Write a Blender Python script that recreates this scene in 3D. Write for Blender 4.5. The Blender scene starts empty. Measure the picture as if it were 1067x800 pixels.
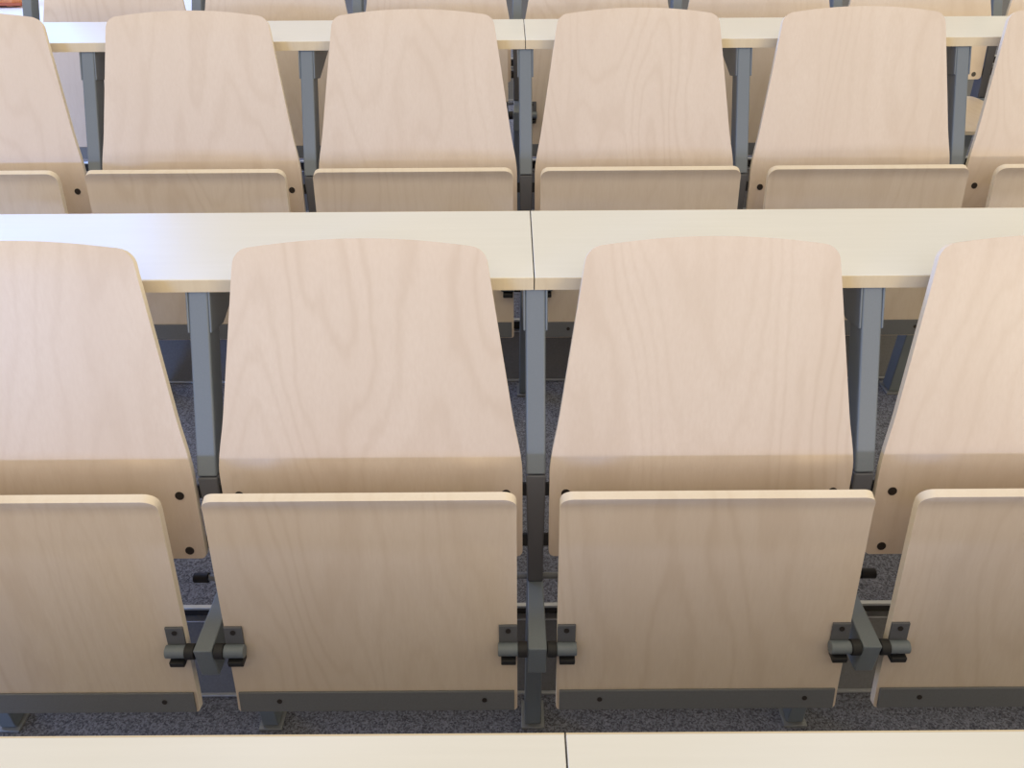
import bpy, bmesh, math, random
from mathutils import Matrix, Vector

scene = bpy.context.scene
COL = scene.collection
R = math.radians

# ------------------------------------------------------------------ layout
PITCH = 0.52            # one seat place
XC = 0.037              # the support under the desk seam
ROW = (0.925, 0.1637)   # step from one tier to the next: run, rise
BASE = 0.95             # where a seat's own origin stands within its row


def row_at(n):
    """distance and floor height of tier n (tier 1 carries the nearest seats in view)"""
    return (n - 1) * ROW[0], (n - 1) * ROW[1] - (0.012 if n >= 3 else 0.0)


def row_x(n):
    return XC - (0.012 if n == 3 else 0.0)


# ------------------------------------------------------------------ materials
def new_mat(name):
    m = bpy.data.materials.new(name)
    m.use_nodes = True
    nt = m.node_tree
    b = nt.nodes['Principled BSDF']
    return m, nt, b


def N(nt, kind, **kw):
    n = nt.nodes.new(kind)
    for k, v in kw.items():
        if k.startswith('i_'):
            key = k[2:]
            key = int(key) if key.isdigit() else key
            n.inputs[key].default_value = v
        else:
            setattr(n, k, v)
    return n


def math_node(nt, op, a, b=None, clamp=False):
    n = nt.nodes.new('ShaderNodeMath')
    n.operation = op
    n.use_clamp = clamp
    for i, v in enumerate((a, b)):
        if v is None:
            continue
        if isinstance(v, (int, float)):
            n.inputs[i].default_value = v
        else:
            nt.links.new(v, n.inputs[i])
    return n.outputs[0]


def mix_col(nt, fac, a, b):
    n = nt.nodes.new('ShaderNodeMix')
    n.data_type = 'RGBA'
    for sock, v in ((n.inputs[0], fac), (n.inputs[6], a), (n.inputs[7], b)):
        if isinstance(v, (int, float, tuple)):
            sock.default_value = v
        else:
            nt.links.new(v, sock)
    return n.outputs[2]


def wood(name, light, dark, flame, rough=0.38, strength=1.0):
    m, nt, b = new_mat(name)
    L = nt.links.new
    tc = N(nt, 'ShaderNodeTexCoord')
    oi = N(nt, 'ShaderNodeObjectInfo')
    off = N(nt, 'ShaderNodeCombineXYZ')
    L(math_node(nt, 'MULTIPLY', oi.outputs['Random'], 37.0), off.inputs[0])
    L(math_node(nt, 'MULTIPLY', oi.outputs['Random'], 91.0), off.inputs[1])
    L(math_node(nt, 'MULTIPLY', oi.outputs['Random'], 53.0), off.inputs[2])
    mp = N(nt, 'ShaderNodeMapping')
    mp.inputs['Scale'].default_value = (1.0, 0.3, 0.26)
    L(tc.outputs['Object'], mp.inputs['Vector'])
    add = N(nt, 'ShaderNodeVectorMath', operation='ADD')
    L(mp.outputs[0], add.inputs[0])
    L(off.outputs[0], add.inputs[1])
    # flame figure: contour lines of a slow stretched field
    n1 = N(nt, 'ShaderNodeTexNoise', i_Scale=4.2, i_Detail=1.5, i_Roughness=0.45, i_Distortion=0.25)
    L(add.outputs[0], n1.inputs['Vector'])
    nw = N(nt, 'ShaderNodeTexNoise', i_Scale=26.0, i_Detail=2.0)
    L(add.outputs[0], nw.inputs['Vector'])
    ring = math_node(nt, 'SINE', math_node(nt, 'ADD', math_node(nt, 'MULTIPLY', n1.outputs[0], 120.0), math_node(nt, 'MULTIPLY', nw.outputs[0], 7.0)))
    ring = math_node(nt, 'POWER', math_node(nt, 'ADD', math_node(nt, 'MULTIPLY', ring, 0.5), 0.5), 3.5)
    n1b = N(nt, 'ShaderNodeTexNoise', i_Scale=2.5, i_Detail=2.0)
    L(add.outputs[0], n1b.inputs['Vector'])
    ring = math_node(nt, 'MULTIPLY', ring, math_node(nt, 'POWER', math_node(nt, 'MULTIPLY', n1b.outputs[0], 1.5), 2.0))
    # short fibres
    mp2 = N(nt, 'ShaderNodeMapping')
    mp2.inputs['Scale'].default_value = (1.0, 1.0, 0.035)
    L(tc.outputs['Object'], mp2.inputs['Vector'])
    add2 = N(nt, 'ShaderNodeVectorMath', operation='ADD')
    L(mp2.outputs[0], add2.inputs[0])
    L(off.outputs[0], add2.inputs[1])
    n2 = N(nt, 'ShaderNodeTexNoise', i_Scale=210.0, i_Detail=2.0, i_Roughness=0.6)
    L(add2.outputs[0], n2.inputs['Vector'])
    # broad, cloudy tone
    n3 = N(nt, 'ShaderNodeTexNoise', i_Scale=5.0, i_Detail=3.0, i_Roughness=0.55)
    L(add.outputs[0], n3.inputs['Vector'])
    cr3 = N(nt, 'ShaderNodeMapRange', i_1=0.35, i_2=0.68)
    L(n3.outputs[0], cr3.inputs[0])
    cr2 = N(nt, 'ShaderNodeMapRange', i_1=0.3, i_2=0.75)
    L(n2.outputs[0], cr2.inputs[0])
    c = mix_col(nt, math_node(nt, 'MULTIPLY', cr3.outputs[0], 0.62 * strength), light, dark)
    c = mix_col(nt, math_node(nt, 'MULTIPLY', cr2.outputs[0], 0.50 * strength), c, dark)
    c = mix_col(nt, math_node(nt, 'MULTIPLY', ring, 0.30 * strength), c, flame)
    L(c, b.inputs['Base Color'])
    b.inputs['Roughness'].default_value = rough
    b.inputs['Specular IOR Level'].default_value = 0.35
    return m


def plain(name, col, rough=0.5, metal=0.0, mottling=0.12, scale=60.0):
    m, nt, b = new_mat(name)
    L = nt.links.new
    tc = N(nt, 'ShaderNodeTexCoord')
    n = N(nt, 'ShaderNodeTexNoise', i_Scale=scale, i_Detail=3.0)
    L(tc.outputs['Object'], n.inputs['Vector'])
    dk = tuple(c * (1 - mottling) for c in col[:3]) + (1,)
    lt = tuple(min(1, c * (1 + mottling)) for c in col[:3]) + (1,)
    L(mix_col(nt, n.outputs[0], dk, lt), b.inputs['Base Color'])
    b.inputs['Roughness'].default_value = rough
    b.inputs['Metallic'].default_value = metal
    return m


def carpet_mat():
    m, nt, b = new_mat('speckled_carpet')
    L = nt.links.new
    tc = N(nt, 'ShaderNodeTexCoord')
    v = N(nt, 'ShaderNodeTexVoronoi', i_Scale=330.0)
    L(tc.outputs['Object'], v.inputs['Vector'])
    sep = N(nt, 'ShaderNodeSeparateColor')
    L(v.outputs['Color'], sep.inputs[0])
    n = N(nt, 'ShaderNodeTexNoise', i_Scale=75.0, i_Detail=5.0, i_Roughness=0.7)
    L(tc.outputs['Object'], n.inputs['Vector'])
    ramp = N(nt, 'ShaderNodeMapRange', i_1=0.25, i_2=0.95)
    s = math_node(nt, 'ADD', math_node(nt, 'MULTIPLY', sep.outputs[0], 0.62), math_node(nt, 'MULTIPLY', n.outputs[0], 0.5))
    L(s, ramp.inputs[0])
    c = mix_col(nt, ramp.outputs[0], (0.09, 0.094, 0.115, 1), (0.31, 0.325, 0.385, 1))
    L(c, b.inputs['Base Color'])
    b.inputs['Roughness'].default_value = 0.95
    b.inputs['Specular IOR Level'].default_value = 0.1
    bump = N(nt, 'ShaderNodeBump', i_Strength=0.5, i_Distance=0.004)
    L(s, bump.inputs['Height'])
    L(bump.outputs[0], b.inputs['Normal'])
    return m


M_BACK = wood('maple_veneer', (0.76, 0.655, 0.555, 1), (0.69, 0.575, 0.47, 1), (0.58, 0.455, 0.345, 1))
M_SEAT = M_BACK
M_EDGE = wood('maple_ply_edge', (0.88, 0.80, 0.69, 1), (0.80, 0.70, 0.57, 1), (0.70, 0.58, 0.45, 1), rough=0.45, strength=0.8)


def laminate():
    m, nt, b = new_mat('pale_laminate')
    L = nt.links.new
    tc = N(nt, 'ShaderNodeTexCoord')
    mp = N(nt, 'ShaderNodeMapping')
    mp.inputs['Scale'].default_value = (0.05, 1.0, 1.0)
    L(tc.outputs['Object'], mp.inputs['Vector'])
    n = N(nt, 'ShaderNodeTexNoise', i_Scale=90.0, i_Detail=3.0)
    L(mp.outputs[0], n.inputs['Vector'])
    L(mix_col(nt, n.outputs[0], (0.775, 0.765, 0.705, 1), (0.825, 0.815, 0.76, 1)), b.inputs['Base Color'])
    b.inputs['Roughness'].default_value = 0.33
    b.inputs['Specular IOR Level'].default_value = 0.45
    return m


M_LAM = laminate()
M_BAND = wood('birch_edge_band', (0.76, 0.65, 0.46, 1), (0.66, 0.54, 0.36, 1), (0.58, 0.46, 0.30, 1), rough=0.5, strength=0.7)
M_STEEL = plain('grey_powder_coat', (0.175, 0.205, 0.235, 1), rough=0.42, mottling=0.06, scale=400)
M_STEEL_DK = plain('dark_grey_powder_coat', (0.115, 0.12, 0.135, 1), rough=0.5, mottling=0.06, scale=400)
M_STEEL_LT = plain('grey_cast_metal', (0.27, 0.285, 0.30, 1), rough=0.38, metal=0.2, mottling=0.08, scale=300)
M_STRIP = plain('grey_strip_metal', (0.155, 0.165, 0.185, 1), rough=0.5, mottling=0.1, scale=300)
M_RUBBER = plain('black_rubber', (0.018, 0.018, 0.020, 1), rough=0.6)
M_BOLT = plain('dark_bolt', (0.022, 0.017, 0.015, 1), rough=0.45)
M_NOSE = plain('pale_aluminium_trim', (0.50, 0.52, 0.55, 1), rough=0.35, metal=0.5)
M_SLOT = plain('dark_slot', (0.02, 0.018, 0.018, 1), rough=0.8)
M_RISER = plain('grey_riser_panel', (0.16, 0.165, 0.18, 1), rough=0.7, mottling=0.2, scale=200)
M_CARPET = carpet_mat()
M_AISLE = plain('white_vinyl', (0.88, 0.88, 0.87, 1), rough=0.5, mottling=0.03)
M_BAG = plain('orange_canvas', (0.74, 0.27, 0.11, 1), rough=0.85, mottling=0.55, scale=22)
M_BAG_TRIM = plain('rust_canvas', (0.42, 0.11, 0.05, 1), rough=0.8, mottling=0.2, scale=60)


# ------------------------------------------------------------------ helpers
def tag(o, label=None, cat=None, group=None, kind=None):
    if label:
        o['label'] = label
    if cat:
        o['category'] = cat
    if group:
        o['group'] = group
    if kind:
        o['kind'] = kind
    return o


def empty(name, loc):
    o = bpy.data.objects.new(name, None)
    o.empty_display_size = 0.05
    o.location = loc
    COL.objects.link(o)
    return o


def obj(name, bm, mats, parent=None, bevel=0.0, smooth=True, segs=2):
    bmesh.ops.recalc_face_normals(bm, faces=bm.faces)
    me = bpy.data.meshes.new(name)
    bm.to_mesh(me)
    bm.free()
    for m in (mats if isinstance(mats, (list, tuple)) else [mats]):
        me.materials.append(m)
    if smooth:
        for p in me.polygons:
            p.use_smooth = True
        me.set_sharp_from_angle(angle=R(35))
    o = bpy.data.objects.new(name, me)
    COL.objects.link(o)
    if parent:
        o.parent = parent
    if bevel:
        b = o.modifiers.new('bevel', 'BEVEL')
        b.width = bevel
        b.segments = segs
        b.limit_method = 'ANGLE'
        b.angle_limit = R(40)
        b.harden_normals = False
    return o


def add_box(bm, x0, x1, y0, y1, z0, z1, mi=0):
    v = [bm.verts.new(p) for p in ((x0, y0, z0), (x1, y0, z0), (x1, y1, z0), (x0, y1, z0), (x0, y0, z1), (x1, y0, z1), (x1, y1, z1), (x0, y1, z1))]
    for f in ((0, 3, 2, 1), (4, 5, 6, 7), (0, 1, 5, 4), (1, 2, 6, 5), (2, 3, 7, 6), (3, 0, 4, 7)):
        fc = bm.faces.new([v[i] for i in f])
        fc.material_index = mi
    return v


def add_prism(bm, poly, x0, x1, mi=0):
    """poly in (y, z), extruded along x"""
    a = [bm.verts.new((x0, y, z)) for y, z in poly]
    b = [bm.verts.new((x1, y, z)) for y, z in poly]
    n = len(poly)
    fs = [bm.faces.new(a), bm.faces.new(b[::-1])]
    for i in range(n):
        fs.append(bm.faces.new((a[i], b[i], b[(i + 1) % n], a[(i + 1) % n])))
    for f in fs:
        f.material_index = mi


def add_taper(bm, sections):
    """sections: list of (halfwidth, (y_front, z_front), (y_back, z_back)), joined into one tube along x-symmetric quads"""
    rings = []
    for hw, f, k in sections:
        rings.append([bm.verts.new(p) for p in ((-hw, f[0], f[1]), (hw, f[0], f[1]), (hw, k[0], k[1]), (-hw, k[0], k[1]))])
    for a, b in zip(rings, rings[1:]):
        for i in range(4):
            bm.faces.new((a[i], a[(i + 1) % 4], b[(i + 1) % 4], b[i]))
    bm.faces.new(rings[0][::-1])
    bm.faces.new(rings[-1])


def add_cyl(bm, p0, p1, r, n=20, mi=0, r2=None):
    p0, p1 = Vector(p0), Vector(p1)
    d = (p1 - p0).normalized()
    u = d.orthogonal().normalized()
    w = d.cross(u)
    r2 = r if r2 is None else r2
    a = [bm.verts.new(p0 + (u * math.cos(t) + w * math.sin(t)) * r) for t in [2 * math.pi * i / n for i in range(n)]]
    b = [bm.verts.new(p1 + (u * math.cos(t) + w * math.sin(t)) * r2) for t in [2 * math.pi * i / n for i in range(n)]]
    fs = [bm.faces.new(a[::-1]), bm.faces.new(b)]
    for i in range(n):
        fs.append(bm.faces.new((a[i], a[(i + 1) % n], b[(i + 1) % n], b[i])))
    for f in fs:
        f.material_index = mi


def smoothstep(a, b, x):
    t = max(0.0, min(1.0, (x - a) / (b - a)))
    return t * t * (3 - 2 * t)


class Curve:
    """a side profile given by its lean (degrees from upright, positive = away from the viewer) along its length"""

    def __init__(self, start, lean, length, n=400):
        self.L = length
        self.p = [start]
        self.a = []
        h = length / n
        self.h = h
        y, z = start
        for i in range(n + 1):
            a = R(lean((i + 0.5) * h))
            self.a.append(a)
            y += math.sin(a) * h
            z += math.cos(a) * h
            self.p.append((y, z))

    def at(self, v):
        i = max(0, min(len(self.a) - 1, int(v / self.h)))
        t = v / self.h - i
        (y0, z0), (y1, z1) = self.p[i], self.p[i + 1]
        a = self.a[i]
        return y0 + (y1 - y0) * t, z0 + (z1 - z0) * t, a

    def v_of_z(self, z):
        return next(i * self.h for i, q in enumerate(self.p) if q[1] >= z)


def sheet(curve, width, vtop, vbot, th, vs, nu=28):
    """bent plywood: front on the curve, back th behind it; width(v) is the half width"""
    bm = bmesh.new()
    F, B = [], []
    for v in vs:
        f, b = [], []
        for i in range(nu + 1):
            s = -1 + 2 * i / nu
            s = math.copysign(1 - (1 - abs(s)) ** 1.6, s) * 1.0
            lo, hi = vbot(s), vtop(s)
            vv = lo + (hi - lo) * v
            y, z, a = curve.at(vv)
            x = s * width(v)
            f.append(bm.verts.new((x, y, z)))
            b.append(bm.verts.new((x, y + math.cos(a) * th, z - math.sin(a) * th)))
        F.append(f)
        B.append(b)
    m = len(vs)
    for j in range(m - 1):
        for i in range(nu):
            bm.faces.new((F[j][i], F[j][i + 1], F[j + 1][i + 1], F[j + 1][i]))
            bm.faces.new((B[j][i], B[j + 1][i], B[j + 1][i + 1], B[j][i + 1]))
    rim = []
    for j in range(m - 1):
        rim.append(bm.faces.new((F[j][0], F[j + 1][0], B[j + 1][0], B[j][0])))
        rim.append(bm.faces.new((F[j][nu], B[j][nu], B[j + 1][nu], F[j + 1][nu])))
    for i in range(nu):
        rim.append(bm.faces.new((F[0][i], B[0][i], B[0][i + 1], F[0][i + 1])))
        rim.append(bm.faces.new((F[m - 1][i], F[m - 1][i + 1], B[m - 1][i + 1], B[m - 1][i])))
    for f in rim:
        f.material_index = 1
    return bm


# ------------------------------------------------------------------ the folding seat
BACK_L = 0.5225
BACK_TH = 0.011


def back_lean(v):
    return 11.0 + 8.0 * smoothstep(0.150, 0.190, v) + 7.0 * smoothstep(0.455, 0.53, v)


back_curve = Curve((0.963 - BASE, 0.484), back_lean, BACK_L)


def back_width(t):
    v = t * BACK_L
    w = 0.2385
    # straight below, then a soft shoulder and the taper to the top
    k = 0.155
    if v > k:
        w -= 0.054 * ((v - k) / (BACK_L - k)) ** 1.0 * smoothstep(k, k + 0.10, v) ** 0.45
    r = 0.024
    if v > BACK_L - r:
        q = (v - (BACK_L - r)) / r
        w -= r * (1 - math.sqrt(max(0.0, 1 - q * q)))
    r = 0.010
    if v < r:
        q = (r - v) / r
        w -= r * (1 - math.sqrt(max(0.0, 1 - q * q)))
    return w


def lin(a, b, n):
    return [a + (b - a) * i / n for i in range(n)]


BACK_VS = [0.0, 0.0008, 0.003, 0.007, 0.012, 0.02] + lin(0.04, 0.27, 8) + lin(0.27, 0.42, 14) + lin(0.42, 0.86, 12) + lin(0.86, 0.953, 8) + [0.953 + 0.047 * math.sin(R(90 * i / 10)) for i in range(11)]

# seat folded up: we look at its underside; the front edge is on top and rolls towards us
SEAT_L = 0.407
SEAT_TH = 0.0135


def seat_lean(v):
    return 9.8 - 30.0 * smoothstep(0.372, 0.404, v) + 5.0 * (1 - smoothstep(0.0, 0.06, v))


seat_curve = Curve((0.8190 - BASE, 0.280), seat_lean, SEAT_L)


def seat_width(t):
    v = t * SEAT_L
    w = 0.2285
    r = 0.020
    if v > SEAT_L - r:
        q = (v - (SEAT_L - r)) / r
        w -= r * (1 - math.sqrt(max(0.0, 1 - q * q)))
    r = 0.006
    if v < r:
        q = (r - v) / r
        w -= r * (1 - math.sqrt(max(0.0, 1 - q * q)))
    return w


SEAT_VS = [0.0, 0.0006, 0.002, 0.006, 0.014] + lin(0.04, 0.88, 14) + lin(0.88, 0.953, 12) + [0.953 + 0.047 * math.sin(R(90 * i / 10)) for i in range(11)]


def front_point(curve, z, out=0.0):
    y, zz, a = curve.at(curve.v_of_z(z))
    return y - math.cos(a) * out, zz + math.sin(a) * out, a


def disc(curve, x, z, r, proud, depth):
    y0, z0, a = front_point(curve, z, proud)
    bm = bmesh.new()
    c, s = math.cos(a), math.sin(a)
    add_cyl(bm, (x, y0 + c * depth, z0 - s * depth), (x, y0, z0), r, 20)
    return bm


def make_seat():
    root = empty('folding_seat', (0, 0, 0))
    back = obj('backrest', sheet(back_curve, back_width, lambda s: BACK_L - 0.0120 * s * s, lambda s: 0.0, BACK_TH, BACK_VS), [M_BACK, M_EDGE], root, bevel=0.0025, segs=3)
    for x in (-0.2125, 0.2125):
        for z in (0.600, 0.4985):
            obj('bolt', disc(back_curve, x, z, 0.0072, 0.0012, 0.006), M_BOLT, back)
    obj('seat', sheet(seat_curve, seat_width, lambda s: SEAT_L, lambda s: 0.0, SEAT_TH, SEAT_VS), [M_SEAT, M_EDGE], root, bevel=0.0028, segs=3)
    # grey metal strip screwed along the rear edge of the seat
    bm = bmesh.new()
    y0, z0, a0 = seat_curve.at(0.002)
    y1, z1, a1 = seat_curve.at(0.0405)
    t = 0.004
    poly = [(y0, z0), (y1, z1), (y1 - t * math.cos(a1), z1 + t * math.sin(a1)), (y0 - t * math.cos(a0), z0 + t * math.sin(a0))]
    add_prism(bm, poly, -0.2235, 0.2235)
    strip = obj('metal_strip', bm, M_STRIP, root, bevel=0.001)
    for x in (-0.158, 0.175):
        obj('screw', disc(seat_curve, x, 0.302, 0.0042, 0.0052, 0.004), M_BOLT, strip)
    # hinges on the underside, one at each side
    for sx in (-1, 1):
        bm = bmesh.new()
        xi, xo = sx * 0.200, sx * 0.2285
        xa, xb = min(xi, xo), max(xi, xo)
        ya, za, aa = front_point(seat_curve, 0.450)
        yb, zb, ab = front_point(seat_curve, 0.396)
        add_prism(bm, [(ya, za), (yb, zb), (yb - 0.004, zb), (ya - 0.004, za)], xa, xb)
        hinge = obj('hinge', bm, M_STEEL_DK, root, bevel=0.001)
        bm = bmesh.new()
        add_cyl(bm, (sx * 0.1985, PIN[0], PIN[1]), (sx * 0.2300, PIN[0], PIN[1]), 0.0105, 24)
        obj('knuckle', bm, M_STEEL, hinge, bevel=0.0012)
        bm = bmesh.new()
        add_cyl(bm, (sx * 0.2300, PIN[0], PIN[1]), (sx * 0.2445, PIN[0], PIN[1]), 0.0125, 24)
        obj('bushing', bm, M_RUBBER, hinge, bevel=0.001)
        bm = bmesh.new()
        add_box(bm, xa + 0.003, xb - (0.001 if sx > 0 else -0.0) - 0.001, PIN[0] - 0.012, yb + 0.001, 0.388, 0.3985)
        obj('stop_block', bm, M_RUBBER, hinge, bevel=0.0015)
        obj('screw', disc(seat_curve, sx * 0.2145, 0.4405, 0.0042, 0.0052, 0.004), M_BOLT, hinge)
    return root


PIN = (0.8345 - BASE, 0.4115)


# ------------------------------------------------------------------ the steel support between two seats
def make_support():
    root = empty('seat_support', (0, 0, 0))
    # leaning upper post that carries the desk
    bm = bmesh.new()
    hw = 0.0155
    f0, f1 = (0.994 - BASE, 0.632), (1.126 - BASE, 0.892)
    dx, dz = f1[0] - f0[0], f1[1] - f0[1]
    l = math.hypot(dx, dz)
    n = (dz / l * 0.045, -dx / l * 0.045)
    k0 = (f0[0] + 0.046, f0[1] - 0.012)
    add_taper(bm, [(hw, f0, k0), (hw, f1, (f1[0] + 0.051, f1[1]))])
    obj('upper_post', bm, M_STEEL, root, bevel=0.003, segs=3)
    # steeper lower post, narrowing down to the arm
    bm = bmesh.new()
    add_taper(bm, [(0.0128, (0.962 - BASE, 0.425), (1.012 - BASE, 0.40)), (0.0128, (0.9695 - BASE, 0.47), (1.018 - BASE, 0.465)), (0.0155, (0.992 - BASE, 0.622), (1.037 - BASE, 0.611)), (0.0155, (0.9935 - BASE, 0.6305), (1.0395 - BASE, 0.6185))])
    obj('lower_post', bm, M_STEEL_DK, root, bevel=0.0025, segs=2)
    # arm towards the sitter carrying both hinges
    bm = bmesh.new()
    add_taper(bm, [(0.0145, (0.8245 - BASE, 0.424), (0.8275 - BASE, 0.362)), (0.0130, (0.990 - BASE, 0.424), (0.990 - BASE, 0.345))])
    obj('arm', bm, M_STEEL, root, bevel=0.002)
    # leg
    bm = bmesh.new()
    add_taper(bm, [(0.0165, (0.975 - BASE, 0.006), (1.020 - BASE, 0.006)), (0.0135, (0.966 - BASE, 0.400), (1.012 - BASE, 0.400))])
    obj('leg', bm, M_STEEL, root, bevel=0.003)
    bm = bmesh.new()
    add_box(bm, -0.023, 0.023, 0.968 - BASE, 1.030 - BASE, 0.0, 0.006)
    obj('foot_plate', bm, M_STEEL_LT, root, bevel=0.001)
    # plates that hold the desk: along the post and back under the board
    bm = bmesh.new()
    e = 0.004
    a = (f1[0] - 0.001, f1[1])
    d = (f1[0] - 0.028, f1[1] - 0.058)
    for s in (-1, 1):
        x0, x1 = s * hw, s * (hw + 0.0035)
        add_prism(bm, [(a[0], a[1]), (d[0], d[1]), (d[0] + 0.055, d[1] - 0.012), (f1[0] + 0.205, f1[1] - 0.022), (f1[0] + 0.205, f1[1])], min(x0, x1), max(x0, x1))
    add_box(bm, -0.034, 0.034, f1[0] + 0.052, f1[0] + 0.215, f1[1] - 0.003, f1[1] + 0.001)
    br = obj('desk_bracket', bm, M_STEEL, root, bevel=0.0012)
    # cross rod with rubber stops that the seats fold against
    bm = bmesh.new()
    add_cyl(bm, (-0.048, 0.992 - BASE, 0.408), (0.048, 0.992 - BASE, 0.408), 0.0055, 14)
    rod = obj('stop_rod', bm, M_STEEL_LT, root)
    for s in (-1, 1):
        bm = bmesh.new()
        add_cyl(bm, (s * 0.043, 0.992 - BASE, 0.408), (s * 0.069, 0.992 - BASE, 0.408), 0.0088, 18)
        obj('rubber_stop', bm, M_RUBBER, rod, bevel=0.0015)
    # flat lugs the backrests are bolted to
    for s in (-1, 1):
        for z in (0.600, 0.506):
            bm = bmesh.new()
            y, zz, aa = back_curve.at(back_curve.v_of_z(z))
            yb, zb = y + BACK_TH * math.cos(aa), zz - BACK_TH * math.sin(aa)
            x0, x1 = s * 0.0115, s * 0.058
            add_prism(bm, [(yb + 0.0028, zb + 0.011), (yb - 0.0015, zb - 0.011), (yb + 0.0025, zb - 0.011), (yb + 0.0068, zb + 0.011)], min(x0, x1), max(x0, x1))
            obj('backrest_lug', bm, M_RUBBER, root)
    return root


def kids(o):
    return [c for c in list(bpy.data.objects) if c.parent == o]


def copy_tree(o, parent=None):
    c = o.copy()
    COL.objects.link(c)
    if parent:
        c.parent = parent
    for ch in TREE[o]:
        TREE.setdefault(ch, kids(ch))
        copy_tree(ch, c)
    return c


TREE = {}


def register(o):
    TREE[o] = kids(o)
    for c in TREE[o]:
        register(c)


seat0 = make_seat()
supp0 = make_support()
register(seat0)
register(supp0)
first = {'seat': True, 'supp': True}


def place_seat(n, j, label, group):
    y, z = row_at(n)
    o = seat0 if first['seat'] else copy_tree(seat0)
    first['seat'] = False
    o.location = (row_x(n) + (j + 0.5) * PITCH, y + BASE, z)
    tag(o, label, 'seat', group)
    return o


def place_support(n, k, label, group):
    y, z = row_at(n)
    o = supp0 if first['supp'] else copy_tree(supp0)
    first['supp'] = False
    o.location = (row_x(n) + k * PITCH, y + BASE, z)
    tag(o, label, 'support', group)
    return o


# ---- seats
F_ = 'folding seats in the nearest full row'
place_seat(1, -2, 'pale maple folding seat, leftmost of the nearest full row, cut by the left border', F_)
place_seat(1, -1, 'pale maple folding seat left of the central post in the nearest full row', F_)
place_seat(1, 0, 'pale maple folding seat right of the central post in the nearest full row', F_)
place_seat(1, 1, 'pale maple folding seat, rightmost of the nearest full row, cut by the right border', F_)
place_seat(1, -3, 'pale maple folding seat ending the nearest full row, beyond the left border', F_)
place_seat(1, 2, 'pale maple folding seat ending the nearest full row, beyond the right border', F_)
G_ = 'folding seats in the middle row'
place_seat(2, -3, 'maple folding seat in the middle row, leftmost, its left half cut off', G_)
place_seat(2, -2, 'maple folding seat in the middle row, second from its left end', G_)
place_seat(2, -1, 'maple folding seat in the middle row, just left of the desk seam behind it', G_)
place_seat(2, 0, 'maple folding seat in the middle row, just right of the desk seam behind it', G_)
place_seat(2, 1, 'maple folding seat in the middle row, second from its right end', G_)
place_seat(2, 2, 'maple folding seat in the middle row, rightmost, mostly cut off by the border', G_)
H_ = 'folding seats in the farthest row'
far_names = ['first from the left, by the aisle', 'second from the left', 'third from the left', 'fourth from the left', 'fifth from the left', 'sixth from the left', 'a sliver at far right']
seats_far = []
for j, s in zip(range(-3, 4), far_names):
    seats_far.append(place_seat(3, j, 'wooden folding seat partly hidden in the farthest row, ' + s, H_))
# the row the photographer stands in: its backs shade the seats behind them
for j, s in zip(range(-3, 3), ('outermost left', 'second on the left', 'left of the seam', 'right of the seam', 'second on the right', 'outermost right')):
    place_seat(0, j, 'maple folding seat in front of the nearest desk, ' + s, 'folding seats in front of the nearest desk')

# one seat of the farthest row is folded down
down = seats_far[5]
turn = Matrix.Translation((0, PIN[0], PIN[1])) @ Matrix.Rotation(R(98.0), 4, 'X') @ Matrix.Translation((0, -PIN[0], -PIN[1]))
for c in kids(down):
    if c.name.split('.')[0] != 'backrest':
        c.matrix_local = turn
down['label'] = 'wooden folding seat with its seat folded down, sixth from the left in the farthest row'

# ---- supports
P1 = 'steel supports of the nearest full row'
for k, s in zip(range(-3, 4), ('at its left end', 'beyond the left border', 'between seats one and two', 'under the desk seam', 'between seats three and four', 'beyond the right border', 'at its right end')):
    place_support(1, k, 'grey steel hinge support in the nearest full row, ' + s, P1)
P2 = 'steel supports of the middle row'
for k, s in zip(range(-3, 4), ('at its left end', 'between the first and second seats', 'between the second and third seats', 'under the desk seam', 'between the fourth and fifth seats', 'between the fifth and last seats', 'at its right end')):
    place_support(2, k, 'blue grey steel post of the middle row, ' + s, P2)
P3 = 'steel supports of the farthest row'
for k, s in zip(range(-3, 5), ('at the aisle end', 'between the first and second seats', 'between the second and third seats', 'between the third and fourth seats', 'between the fourth and fifth seats', 'between the fifth and sixth seats', 'between the sixth and seventh seats', 'past the last seat')):
    o = place_support(3, k, 'grey steel post of the farthest row, ' + s, P3)
    if k == -3:
        o.location.x -= 0.03
for k, s in zip(range(-3, 4), ('at its left end', 'far left', 'left', 'below the seam', 'right', 'far right', 'at its right end')):
    place_support(0, k, 'grey steel support under the nearest desk, ' + s, 'steel supports under the nearest desk')


# ---- desks
def desk(n, x0, x1, label, seam=0.0):
    y, z = row_at(n)
    ya, yb, zt, th = 1.122, 1.394, 0.913, 0.021
    r = empty('desk', (0.5 * (x0 + x1), y + ya, z + zt - th))
    hw = 0.5 * (x1 - x0)
    bm = bmesh.new()
    add_box(bm, -hw, hw, 0.0015, yb - ya - 0.0015, 0, th)
    obj('board', bm, M_LAM, r, bevel=0.0008)
    bm = bmesh.new()
    add_box(bm, -hw, hw, -0.0005, 0.0015, 0.0006, th - 0.0008)
    add_box(bm, -hw, hw, yb - ya - 0.0015, yb - ya + 0.0005, 0.0006, th - 0.0008)
    obj('edge_band', bm, M_BAND, r)
    tag(r, label, 'desk', 'long desk boards')


GAP = 0.0009
for n, xs, where in ((0, 0.049, 'nearest the viewer along the bottom border'), (1, XC - 0.002, 'behind the nearest full row of seats'), (2, XC, 'behind the middle row of seats')):
    desk(n, xs - 3 * PITCH, xs - GAP, 'long pale laminate desk board %s, left of its seam' % where)
    desk(n, xs + GAP, xs + (4 if n == 3 else 3) * PITCH, 'long pale laminate desk board %s, right of its seam' % where)

# ------------------------------------------------------------------ setting: stepped floor
XL, XR = -1.72, 3.2
NOSE_Y = 1.136
BASE_Y = 1.050


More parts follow.
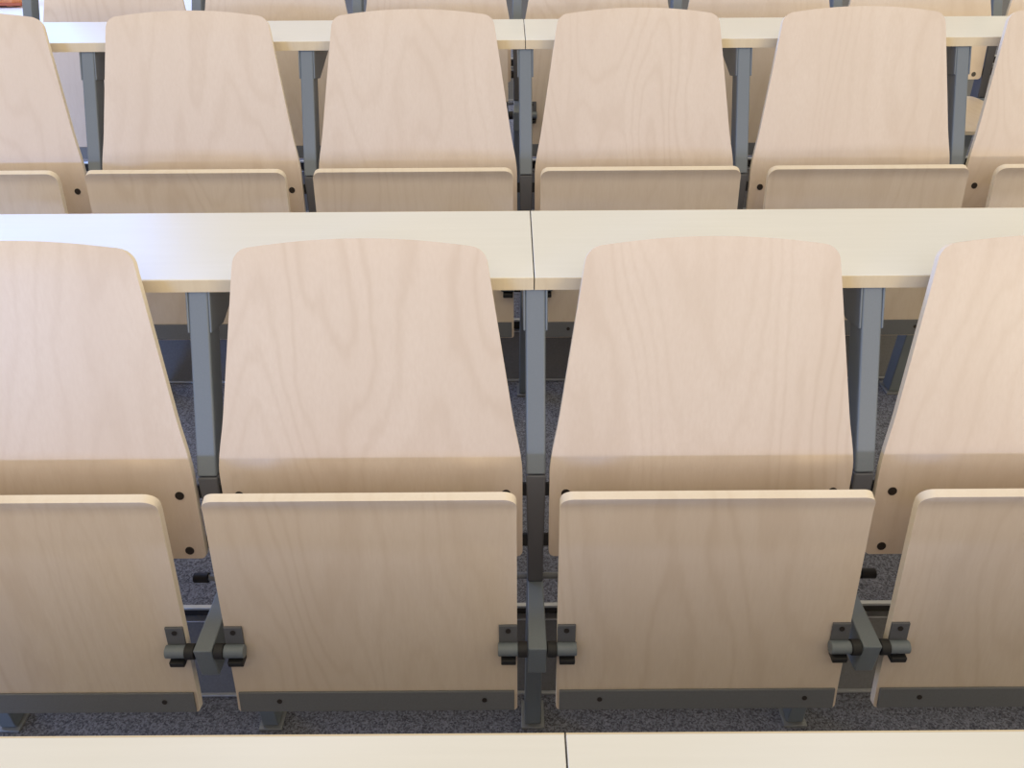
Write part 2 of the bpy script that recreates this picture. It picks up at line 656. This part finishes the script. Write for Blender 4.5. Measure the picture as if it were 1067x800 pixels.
def floor_profile():
    pts = []
    for n in range(0, 7):
        y, z = row_at(n)
        if n == 0:
            pts.append((y - 2.2, z))
        zt = row_at(n + 1)[1]
        pts += [(y + BASE_Y + 0.030, z), (y + NOSE_Y + 0.034, zt - 0.006), (y + NOSE_Y + 0.004, zt - 0.005), (y + NOSE_Y + 0.004, zt)]
    pts.append((pts[-1][0] + 0.9, pts[-1][1]))
    return pts


bm = bmesh.new()
top = floor_profile()
add_prism(bm, top + [(y, z - 0.12) for y, z in top[::-1]], XL, XR)
tag(obj('floor', bm, M_CARPET, smooth=False), kind='structure')

bm = bmesh.new()
steps = [p for p in top if p[0] < 4.0] + [(7.2, row_at(5)[1])]
add_prism(bm, [(y, z + 0.002) for y, z in steps] + [(y, z - 0.12) for y, z in steps[::-1]], -4.6, XL - 0.001)
tag(obj('floor_aisle', bm, M_AISLE, smooth=False), kind='structure')

for n in range(0, 6):
    y, z = row_at(n)
    zt = row_at(n + 1)[1]
    # pale nosing with a dark slot under it
    bm = bmesh.new()
    add_box(bm, XL, XR, y + NOSE_Y, y + NOSE_Y + 0.010, zt - 0.004, zt + 0.002)
    add_box(bm, XL, XR, y + NOSE_Y - 0.003, y + NOSE_Y + 0.020, zt - 0.038, zt - 0.034)
    add_box(bm, XL, XR, y + BASE_Y - 0.004, y + BASE_Y + 0.005, z, z + 0.005)
    tag(obj('trim_%d' % (2 * n + 1), bm, M_NOSE, bevel=0.001), kind='structure')
    bm = bmesh.new()
    add_box(bm, XL, XR, y + NOSE_Y + 0.0125, y + NOSE_Y + 0.033, zt - 0.034, zt - 0.0055)
    tag(obj('trim_%d' % (2 * n + 2), bm, M_SLOT), kind='structure')
    bm = bmesh.new()
    add_prism(bm, [(y + BASE_Y, z + 0.001), (y + NOSE_Y, zt - 0.040), (y + NOSE_Y + 0.02, zt - 0.040), (y + BASE_Y + 0.025, z + 0.001)], XL, XR)
    tag(obj('wall_riser', bm, M_RISER), kind='structure')

# ------------------------------------------------------------------ orange bag on the aisle step
by = 5.47
bz = row_at(5)[1] + 0.002
bag = empty('shoulder_bag', (-3.13, by, bz))
tag(bag, 'orange canvas bag on the white aisle step past the far row', 'bag')
random.seed(4)
bm = bmesh.new()
bmesh.ops.create_cube(bm, size=1.0)
bmesh.ops.subdivide_edges(bm, edges=bm.edges, cuts=9, use_grid_fill=True)
for v in bm.verts:
    x, yy, zz = v.co
    k = 1 - 0.35 * max(0, zz) ** 1.5
    r = 1 - 0.22 * (abs(2 * x) ** 6 + abs(2 * yy) ** 6) / 2
    v.co = (x * 0.36 * r + 0.008 * math.sin(9 * zz + 5 * yy), yy * 0.17 * k * r + 0.010 * math.sin(14 * x + 3 * zz), (zz + 0.5) * 0.26 + (0.012 * abs(math.sin(9.5 * x)) if zz < -0.4 else 0))
obj('pouch', bm, M_BAG, bag)
bm = bmesh.new()
prev = None
for i in range(24):
    t = math.pi * i / 24
    p0 = (0.11 * math.cos(t), 0, 0.25 + 0.14 * math.sin(t))
    t = math.pi * (i + 1) / 24
    p1 = (0.11 * math.cos(t), 0, 0.25 + 0.14 * math.sin(t))
    add_cyl(bm, p0, p1, 0.009, 10)
obj('handle', bm, M_BAG_TRIM, bag)
bm = bmesh.new()
add_box(bm, -0.185, 0.185, -0.098, -0.068, 0.012, 0.026)
obj('hem', bm, M_BAG_TRIM, bag, bevel=0.004)

# ------------------------------------------------------------------ light
w = bpy.data.worlds.new('hall')
scene.world = w
w.use_nodes = True
bg = w.node_tree.nodes['Background']
bg.inputs[0].default_value = (1.0, 0.88, 0.65, 1)
bg.inputs[1].default_value = 0.92


def area(name, loc, target, size, size_y, power, col, spread=180):
    d = bpy.data.lights.new(name, 'AREA')
    d.shape = 'RECTANGLE'
    d.size, d.size_y = size, size_y
    d.energy = power
    d.color = col
    d.spread = R(spread)
    o = bpy.data.objects.new(name, d)
    o.location = loc
    o.rotation_euler = (Vector(target) - Vector(loc)).to_track_quat('-Z', 'Y').to_euler()
    COL.objects.link(o)
    return o


# broad ceiling lights: towards the front of the hall and above the tiers
def low(y):
    return 0.655 + (1.0 - y) * math.tan(R(11.0))


LAMPS = [
    ('ceiling_lamp', (0.6, -4.2, 3.6), (0.2, 1.0, 0.7), 6.0, 3.0, 60, (0.62, 0.66, 0.98)),
    # tall windows on the left, towards the back
    ('window_light', (-4.2, 4.8, 2.9), (0.0, 1.4, 0.8), 4.0, 2.4, 205, (0.10, 0.33, 1.0)),
    # windows at the front of the hall, low over the rows: left and right
    ('front_window_light', (-10.2, -10.0, low(-10.0)), (-8.0, 1.0, 0.655), 6.0, 0.3, 900, (0.14, 0.38, 1.0)),
    ('front_window_light', (10.2, -10.0, low(-10.0)), (8.0, 1.0, 0.655), 6.0, 0.3, 550, (1.0, 0.82, 0.52)),
]
for args in LAMPS:
    area(*args)

# ------------------------------------------------------------------ camera
cam = bpy.data.cameras.new('camera')
co = bpy.data.objects.new('camera', cam)
COL.objects.link(co)
cam.sensor_width = 36.0
cam.sensor_fit = 'HORIZONTAL'
cam.lens = 36.0 * 850.0 / 1067.0
th = R(33.6)
ph = 0.0066
r = Vector((1, 0, 0))
f = Vector((0, math.cos(th), -math.sin(th)))
u = Vector((0, math.sin(th), math.cos(th)))
r2 = r * math.cos(ph) - u * math.sin(ph)
u2 = u * math.cos(ph) + r * math.sin(ph)
m = Matrix((r2, u2, -f)).transposed().to_4x4()
m.translation = (0, 0, 1.465)
co.matrix_world = m
cam.clip_start = 0.02
scene.camera = co

vs = scene.view_settings
vs.view_transform = 'Standard'
vs.look = 'None'
vs.gamma = 1.0
vs.use_curve_mapping = False
vs.exposure = 0.0
